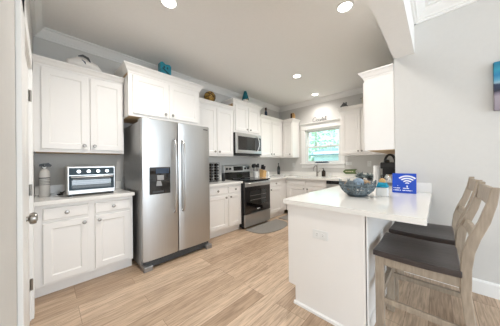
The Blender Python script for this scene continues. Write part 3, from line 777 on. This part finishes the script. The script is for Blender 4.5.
# wi-fi sign: leans slightly back
def wifi():
    x0, x1, zb, h = 2.927, 3.128, CT, .205
    y = 2.405; t = thing('wifi_sign', (3.03, y, CT), 'blue acrylic sign with white wireless symbol leaning on the peninsula counter', 'sign')
    lean = .16
    def LZ(mb): return mb.tf(lambda v: (v.x, y + (v.y)+ (v.z)*lean, zb + v.z))
    LZ(MB().box(x0, x1, 0, .006, 0.0, h)).build('panel', 'blue_sign', t, bevel=.001)
    MB().prism([(y+.008+h*.5*lean, zb+h*.5), (y+.075, zb), (y+.082, zb), (y+.012+h*.55*lean, zb+h*.55)], 'x', x0+.07, x1-.07).build('easel_back', 'blue_sign', t)
    cx, cz = x0+.63*(x1-x0), .097
    s = MB()
    for r0, r1, sp in ((.018, .028, .70), (.040, .053, .72), (.065, .079, .74), (.090, .105, .76)):
        o, i_ = [], []
        for k in range(13):
            a = PI/2 + sp*(k/6-1)
            o.append((cx+r1*math.cos(a), cz-.012+r1*math.sin(a)*.95)); i_.append((cx+r0*math.cos(a), cz-.012+r0*math.sin(a)*.95))
        for k in range(12): s.prism([o[k], o[k+1], i_[k+1], i_[k]], 'y', -.0012, .0002)
    LZ(s).build('wireless_symbol', 'white_print', t)
    LZ(MB().lathe([(.007, 0), (.007, .0014)], (cx, .0002, cz-.024), (0, -1, 0), 16)).build('symbol_dot', 'white_print', t)
    q = MB()
    for zz, runs in ((.046, ((.012, .020), (.026, .036), (.039, .068), (.092, .118), (.121, .142))), (.024, ((.012, .018), (.022, .062), (.066, .074), (.088, .112), (.116, .124), (.128, .158), (.163, .168)))):
        for a, b in runs: q.box(x0+a, x0+b, -.001, .0002, zz, zz+.008)
    q.box(cx-.004, cx+.004, -.001, .0002, .056, .062); q.box(x0+.045, x0+.052, -.001, .0002, .073, .078)
    LZ(q).build('small_print', 'white_print', t)
wifi()

# bowl of decorative balls
def bowl():
    c = Vector((2.715, 1.915, CT)); t = thing('twig_bowl', c, 'woven blue-grey driftwood bowl on the peninsula', 'bowl')
    m = MB()
    def bp(a, h, j=0.):   # h 0..1 from base to rim
        r = .062 + .085*math.sin(min(h, 1.0)*PI/2)**.75 + .010*h + j
        return (c.x + r*math.cos(a), c.y + r*math.sin(a), CT + .012 + .118*h**1.15)
    for i in range(36):
        a = 2*PI*i/36; tw = R.uniform(-.5, .5)
        m.tube([bp(a + tw*h, h, R.uniform(-.004, .004)) for h in (0, .25, .5, .75, 1.0+R.uniform(-.04, .26))], [.008, .007, .006, .006, .004], 6)
    m.lathe([(.02, .002), (.07, 0), (.09, .01), (.07, .014), (.02, .012)], c)
    m.build('woven_wall', 'twig', t, smooth=True)
    for h in (.22, .45, .68, .9):
        MB().tube([bp(2*PI*k/40, h, .004*math.sin(5*k)) for k in range(41)], .0065, 6).build('hoop', 'twig', t, smooth=True)
    bb = [((-.078, -.028, .110), .042, 'twig', 'blue-grey driftwood ball at the window end of the bowl'), ((-.002, -.030, .128), .048, 'sea_ball', 'large pale blue twine ball at the centre of the bowl'),
          ((.078, -.012, .114), .040, 'tan_ball', 'tan twine ball at the sign end of the bowl'), ((.030, .068, .098), .042, 'sea_ball', 'pale blue twine ball at the back of the bowl'),
          ((-.055, .062, .095), .040, 'tan_ball', 'tan twine ball at the back of the bowl'), ((.052, -.084, .100), .033, 'twig', 'small blue-grey ball at the near edge of the bowl')]
    ax = Vector((.72, .69, 0)); ay = Vector((-.69, .72, 0))
    for (dx, dy, dz), r, mm, lb in bb:
        q = c + ax*dx + ay*dy + Vector((0, 0, dz))
        o = MB().ball(q, r*.94)
        for k in range(16):
            n = Vector((R.gauss(0, 1), R.gauss(0, 1), R.gauss(0, 1))).normalized(); e = n.orthogonal().normalized(); f = n.cross(e)
            o.tube([q + (e*math.cos(2*PI*i/16) + f*math.sin(2*PI*i/16))*r*.97 for i in range(17)], r*.07, 5)
        tag(o.build('decorative_ball', mm, smooth=True, origin=q - Vector((0, 0, r))), lb, 'ball', 'balls in the driftwood bowl')
bowl()

# ---------------------------------------------------------------- ornaments on top of the cabinets
def coral():
    z = 2.365; p = (.27, .14, z)
    t = thing('seashell', p, 'white conch shell on the cabinet above the toaster oven', 'shell')
    m = MB()
    m.tube([(.27, .30, z+.025), (.27, .24, z+.06), (.27, .17, z+.07), (.27, .11, z+.075), (.27, .05, z+.065), (.27, 0.0, z+.05), (.27, -.02, z+.02)], [.012, .048, .065, .074, .062, .045, .012], 16)
    for k in range(9):
        a = k*.7; q = Vector((.27, .13+.055*math.cos(a), z+.09)); m.tube([q, q + Vector((.05*math.sin(a*2), .02*math.cos(a), .045))], [.018, .003], 8)
    m.build('body', 'shell', t, smooth=True)
    MB().tube([(.325, .07, z+.135), (.335, .11, z+.150), (.335, .155, z+.135), (.325, .18, z+.10)], [.006, .014, .014, .006], 8).build('lip_band', 'dark_grey', t, smooth=True)
    MB().tube([(.335, .10, z+.10), (.337, .125, z+.08), (.33, .14, z+.05)], [.005, .010, .004], 8).build('lip_band', 'navy', t, smooth=True)
coral()
def lantern():
    z = 2.50; y0, y1, x0, x1 = .962, 1.118, .31, .41
    t = thing('ceramic_block', (.36, 1.04, z), 'turquoise square ceramic block ornament above the refrigerator', 'ornament')
    MB().prism([(y0, z), (y1, z), (y1+.004, z+.21), (y1-.02, z+.235), (1.04, z+.222), (y0+.03, z+.25), (y0, z+.235)], 'x', x0, x1).build('body', 'teal', t, bevel=.008)
    q = MB().prism([(y0+.02, z+.15), (y0+.035, z+.165), (y1-.02, z+.085), (y1-.035, z+.07)], 'x', x1-.002, x1+.004)
    q.prism([(y1-.062, z+.02), (y1-.04, z+.02), (y1-.038, z+.075), (y1-.06, z+.075)], 'x', x1-.002, x1+.003)
    q.build('carved_band', 'teal_dark', t)
    for y, zz in ((y0+.055, z+.175), (y0+.10, z+.17)): MB().ball((x1+.001, y, zz), (.005, .014, .018)).build('carved_hole', 'teal_dark', t, smooth=True)
lantern()
p = (.26, 1.91, 2.375)
t = thing('mosaic_ball', p, 'round gold mosaic ball on the cabinet beside the refrigerator', 'ornament')
MB().lathe([(.05, 0), (.045, .006), (.03, .012)], p).build('ring_base', 'brown', t)
MB().ball((p[0], p[1], p[2]+.108), .104, 24, 14).build('ball', 'gold', t, smooth=True)
bd = MB()
for k in range(14):
    n = Vector((R.gauss(0, 1), R.gauss(0, 1), R.gauss(0, 1))).normalized(); e = n.orthogonal().normalized(); f = n.cross(e); q = Vector((p[0], p[1], p[2]+.108))
    bd.tube([q + (e*math.cos(2*PI*i/20) + f*math.sin(2*PI*i/20))*.1035 for i in range(21)], .0035, 5)
bd.build('grout_lines', 'brown', t)
p = (.28, 2.82, 2.545)
t = thing('gnome_figurine', p, 'gnome figurine with tall teal pointed hat above the microwave', 'figurine')
MB().lathe([(.055, 0), (.075, .02), (.07, .06), (.055, .10), (.03, .12)], p).build('body', 'shell', t, smooth=True)
MB().lathe([(.078, .085), (.075, .10), (.058, .17), (.035, .25), (.015, .30), (.004, .32)], p).build('hat', 'gnome_teal', t, smooth=True)
MB().ball((p[0]+.06, p[1]-.01, p[2]+.085), .018).build('nose', 'tan', t, smooth=True)
MB().lathe([(.06, .0), (.078, .012), (.076, .022)], p).build('hem', 'teal_dark', t, smooth=True)
p = (.23, 3.585, 2.375)
t = thing('bottle_ornament', p, 'slim slate blue bottle ornament with brown cap between microwave and corner', 'ornament')
MB().lathe([(.03, 0), (.034, .01), (.034, .13), (.022, .16), (.016, .18)], p).build('bottle', 'navy', t, smooth=True)
MB().lathe([(.022, .178), (.026, .20), (.024, .245), (.01, .25)], p).build('cap', 'brown', t, smooth=True)
p = (.59, 4.25, 2.375)
t = thing('wooden_figurine', p, 'tan wooden figurine on the corner cabinet left of the window', 'figurine')
MB().box(.535, .645, 4.22, 4.28, 2.375, 2.50).build('body', 'tan', t, bevel=.015)
MB().prism([(.55, 2.498), (.63, 2.498), (.615, 2.545), (.59, 2.53), (.56, 2.548)], 'y', 4.225, 4.275).build('head', 'tan', t, bevel=.006)
MB().box(.538, .585, 4.215, 4.221, 2.40, 2.53).build('face_panel', 'brown', t, bevel=.003)
p = (1.85, 4.27, 2.395)
t = thing('house_figurine', p, 'tiny house figurine with dark pitched roof on the cabinet right of the window', 'figurine')
MB().box(1.80, 1.90, 4.235, 4.305, 2.395, 2.445).build('walls', 'shell', t, bevel=.002)
MB().prism([(1.775, 2.445), (1.85, 2.535), (1.925, 2.445)], 'y', 4.225, 4.315).build('roof', 'dark_grey', t)
MB().box(1.875, 1.895, 4.26, 4.28, 2.48, 2.535).build('chimney', 'dark_grey', t)
MB().box(1.835, 1.865, 4.232, 4.236, 2.395, 2.43).build('door', 'navy', t)
p = (2.215, 4.27, 2.395)
t = thing('bird_figurine', p, 'slim tan bird figurine beside the tall plain-sided cabinet', 'figurine')
MB().lathe([(.035, 0), (.035, .012), (.008, .016), (.007, .06)], p).build('stand', 'tan', t, smooth=True)
MB().ball((p[0], p[1], p[2]+.10), (.03, .022, .052)).ball((p[0]-.01, p[1], p[2]+.155), .02).build('body', 'cream', t, smooth=True)
MB().lathe([(.006, 0), (.001, .03)], (p[0]-.028, p[1], p[2]+.156), (-1, 0, -.1)).build('beak', 'brown', t)

# wire word above the window
t = thing('wire_word_sign', (1.21, 4.45, 2.232), 'scripted pewter wire word standing on the window header', 'sign')
zb = WZ1+.16+.005; yw = 4.44
P2 = [(.10, .105), (.085, .125), (.05, .125), (.015, .08), (.01, .035), (.035, .008), (.075, .012), (.105, .04)]
def wv(pts, r=.0055): MB().tube([(1.03+a, yw, zb+b*.86) for a, b in pts], r, 6).build('letter', 'wire', t, smooth=True)
wv(P2)
def oo(x, w=.042, h=.06): return [(x+w/2+w/2*math.cos(a), .008+h/2+h/2*math.sin(a)) for a in [2*PI*k/12 for k in range(13)]]
wv(oo(.105)); wv(oo(.155) + [(.197, .008)])
wv([(.205, .01), (.222, .066), (.236, .04), (.225, .01), (.208, .012)])
wv([(.255, .12), (.252, .03), (.262, .008), (.275, .012)]); wv([(.238, .075), (.275, .078)])
wv(oo(.28) + [(.322, .008)]); wv([(.325, .012), (.345, .08), (.348, .12), (.335, .12), (.334, .03), (.345, .008), (.36, .016)])
wv([(.0, .0), (.36, .0)], .004)

# ---------------------------------------------------------------- recessed ceiling lights
lights = (((1.42, .645), 'recessed ceiling light in front of the refrigerator cabinet'), ((2.625, 1.915), 'recessed ceiling light nearest the dropped beam'),
          ((1.466, 2.963), 'recessed ceiling light over the kitchen aisle'), ((1.265, 4.10), 'recessed ceiling light above the window'))
for ((x, y), lb), pw in zip(lights, (38, 13, 37, 17)):
    t = thing('recessed_light', (x, y, ZC), lb, 'light', 'recessed ceiling lights')
    MB().lathe([(.085, 0), (.082, .006), (.066, .008), (.062, .001)], (x, y, ZC), (0, 0, -1), 28).build('trim_ring', 'white_plastic', t, smooth=True)
    MB().lathe([(.064, .0008), (.055, .004), (.01, .006)], (x, y, ZC), (0, 0, -1), 28).build('lens', 'lens', t, smooth=True)
    l = bpy.data.lights.new('downlight', 'SPOT'); l.energy = pw; l.color = (1, .955, .905); l.spot_size = math.radians(160); l.spot_blend = 1.0; l.shadow_soft_size = .05
    o = bpy.data.objects.new('downlight', l); COL.objects.link(o); o.parent = t; o.location = (0, 0, -.03)

# ---------------------------------------------------------------- floor mats
def mat_d():
    pts = [(.70, 2.36), (.70, 3.32)]
    for k in range(1, 16):
        a = PI*k/16; pts.append((.70 + .46*math.sin(a)**.5, 2.84 + .48*math.cos(a)))
    return MB().prism([(x, y) for x, y in pts], 'z', .0005, .012)
tag(mat_d().build('floor_mat', 'mat_grey', origin=(.9, 2.84, 0), bevel=.004), 'grey half-round anti-fatigue mat on the floor before the range', 'mat')
tag(MB().box(.68, 1.62, 3.42, 3.80, .0005, .012).build('floor_mat', 'mat_grey', origin=(1.14, 3.6, 0), bevel=.004), 'grey rectangular mat on the floor before the sink', 'mat')

# ---------------------------------------------------------------- wall art
t = thing('canvas_painting', (4.0, YW-.002, 1.69), 'unframed seascape canvas with teal sky on the grey wall', 'painting')
MB().box(3.655, 4.35, YW-.04, YW-.002, 1.69, 2.12).build('canvas', 'art', t, bevel=.003)

# ---------------------------------------------------------------- counter stools
def stool():
    t = thing('counter_stool', (0, 0, 0), 'weathered oak counter stool nearest the peninsula end, dark seat', 'stool', 'counter stools along the peninsula')
    # saddle seat
    n = 12; m = MB(); top = []; bot = []
    lp = []
    for i in range(n+1):
        x = -.205 + .42*i/n
        dip = .012*math.sin(PI*i/n)
        row = []
        for j in range(n+1):
            y = -.235 + .47*j/n; s = math.sin(PI*j/n)
            row.append((x, y, .640 - .010*s*s - dip*.5))
        lp.append(row)
    vs_t = [[m.bm.verts.new(p) for p in r] for r in lp]; vs_b = [[m.bm.verts.new((p[0], p[1], p[2]-.036)) for p in r] for r in lp]
    for i in range(n):
        for j in range(n):
            m.bm.faces.new((vs_t[i][j], vs_t[i+1][j], vs_t[i+1][j+1], vs_t[i][j+1])); m.bm.faces.new((vs_b[i][j], vs_b[i][j+1], vs_b[i+1][j+1], vs_b[i+1][j]))
    for i in range(n):
        for j in (0, n): m.bm.faces.new((vs_t[i][j], vs_t[i+1][j], vs_b[i+1][j], vs_b[i][j]))
        for k in (0, n): m.bm.faces.new((vs_t[k][i], vs_t[k][i+1], vs_b[k][i+1], vs_b[k][i]))
    m.build('seat', 'seat_wood', t, bevel=.006, smooth=True)
    for s in (-1, 1):
        y0, y1 = s*.225, s*.183
        MB().box(-.195, -.145, y0, y1, 0, .603).build('leg', 'stool_wood', t, bevel=.004)
        path = [(.305, 0), (.272, .18), (.243, .36), (.228, .52), (.230, .66), (.240, .75), (.262, .83), (.296, .92), (.322, 1.02), (.335, 1.105)]
        hw = [.020, .020, .020, .021, .022, .023, .023, .021, .018, .015]
        lp = []
        for (x, z), h in zip(path, hw): lp.append([(x-h, y0, z), (x+h, y0, z), (x+h, y1+.008*s, z), (x-h, y1+.008*s, z)])
        MB().loops(lp).build('rear_post', 'stool_wood', t, bevel=.004)
        MB().box(-.145, .215, s*.218, s*.196, .545, .603).build('apron', 'stool_wood', t, bevel=.002)
        MB().box(-.146, .236, s*.214, s*.194, .288, .325).build('stretcher', 'stool_wood', t, bevel=.003)
    MB().box(-.190, -.168, -.184, .184, .545, .603).build('apron', 'stool_wood', t, bevel=.002)
    MB().box(.200, .222, -.20, .20, .545, .603).build('apron', 'stool_wood', t, bevel=.002)
    MB().box(-.185, -.155, -.184, .184, .325, .365).build('footrest', 'stool_wood', t, bevel=.003)
    MB().box(.225, .245, -.19, .19, .395, .43).build('stretcher', 'stool_wood', t, bevel=.003)
    def rail(nm, xa, za, xb, zb, bow):
        lp = []
        for k in range(13):
            f = k/12; y = -.188 + .376*f; b = bow*math.sin(PI*f)
            lp.append([(xa-.010+b, y, za), (xa+.012+b, y, za), (xb+.012+b, y, zb), (xb-.010+b, y, zb)])
        MB().loops(lp).build(nm, 'stool_wood', t, bevel=.003)
    rail('top_rail', .318, 1.0, .330, 1.092, .010); rail('back_slat', .254, .80, .268, .845, .008)
    return t
st = stool(); st.location = (3.160, 1.605, 0)
copy_tree(st, (3.165, 2.185, 0), 'weathered oak counter stool beside the grey wall, behind the nearer stool', 'counter stools along the peninsula')
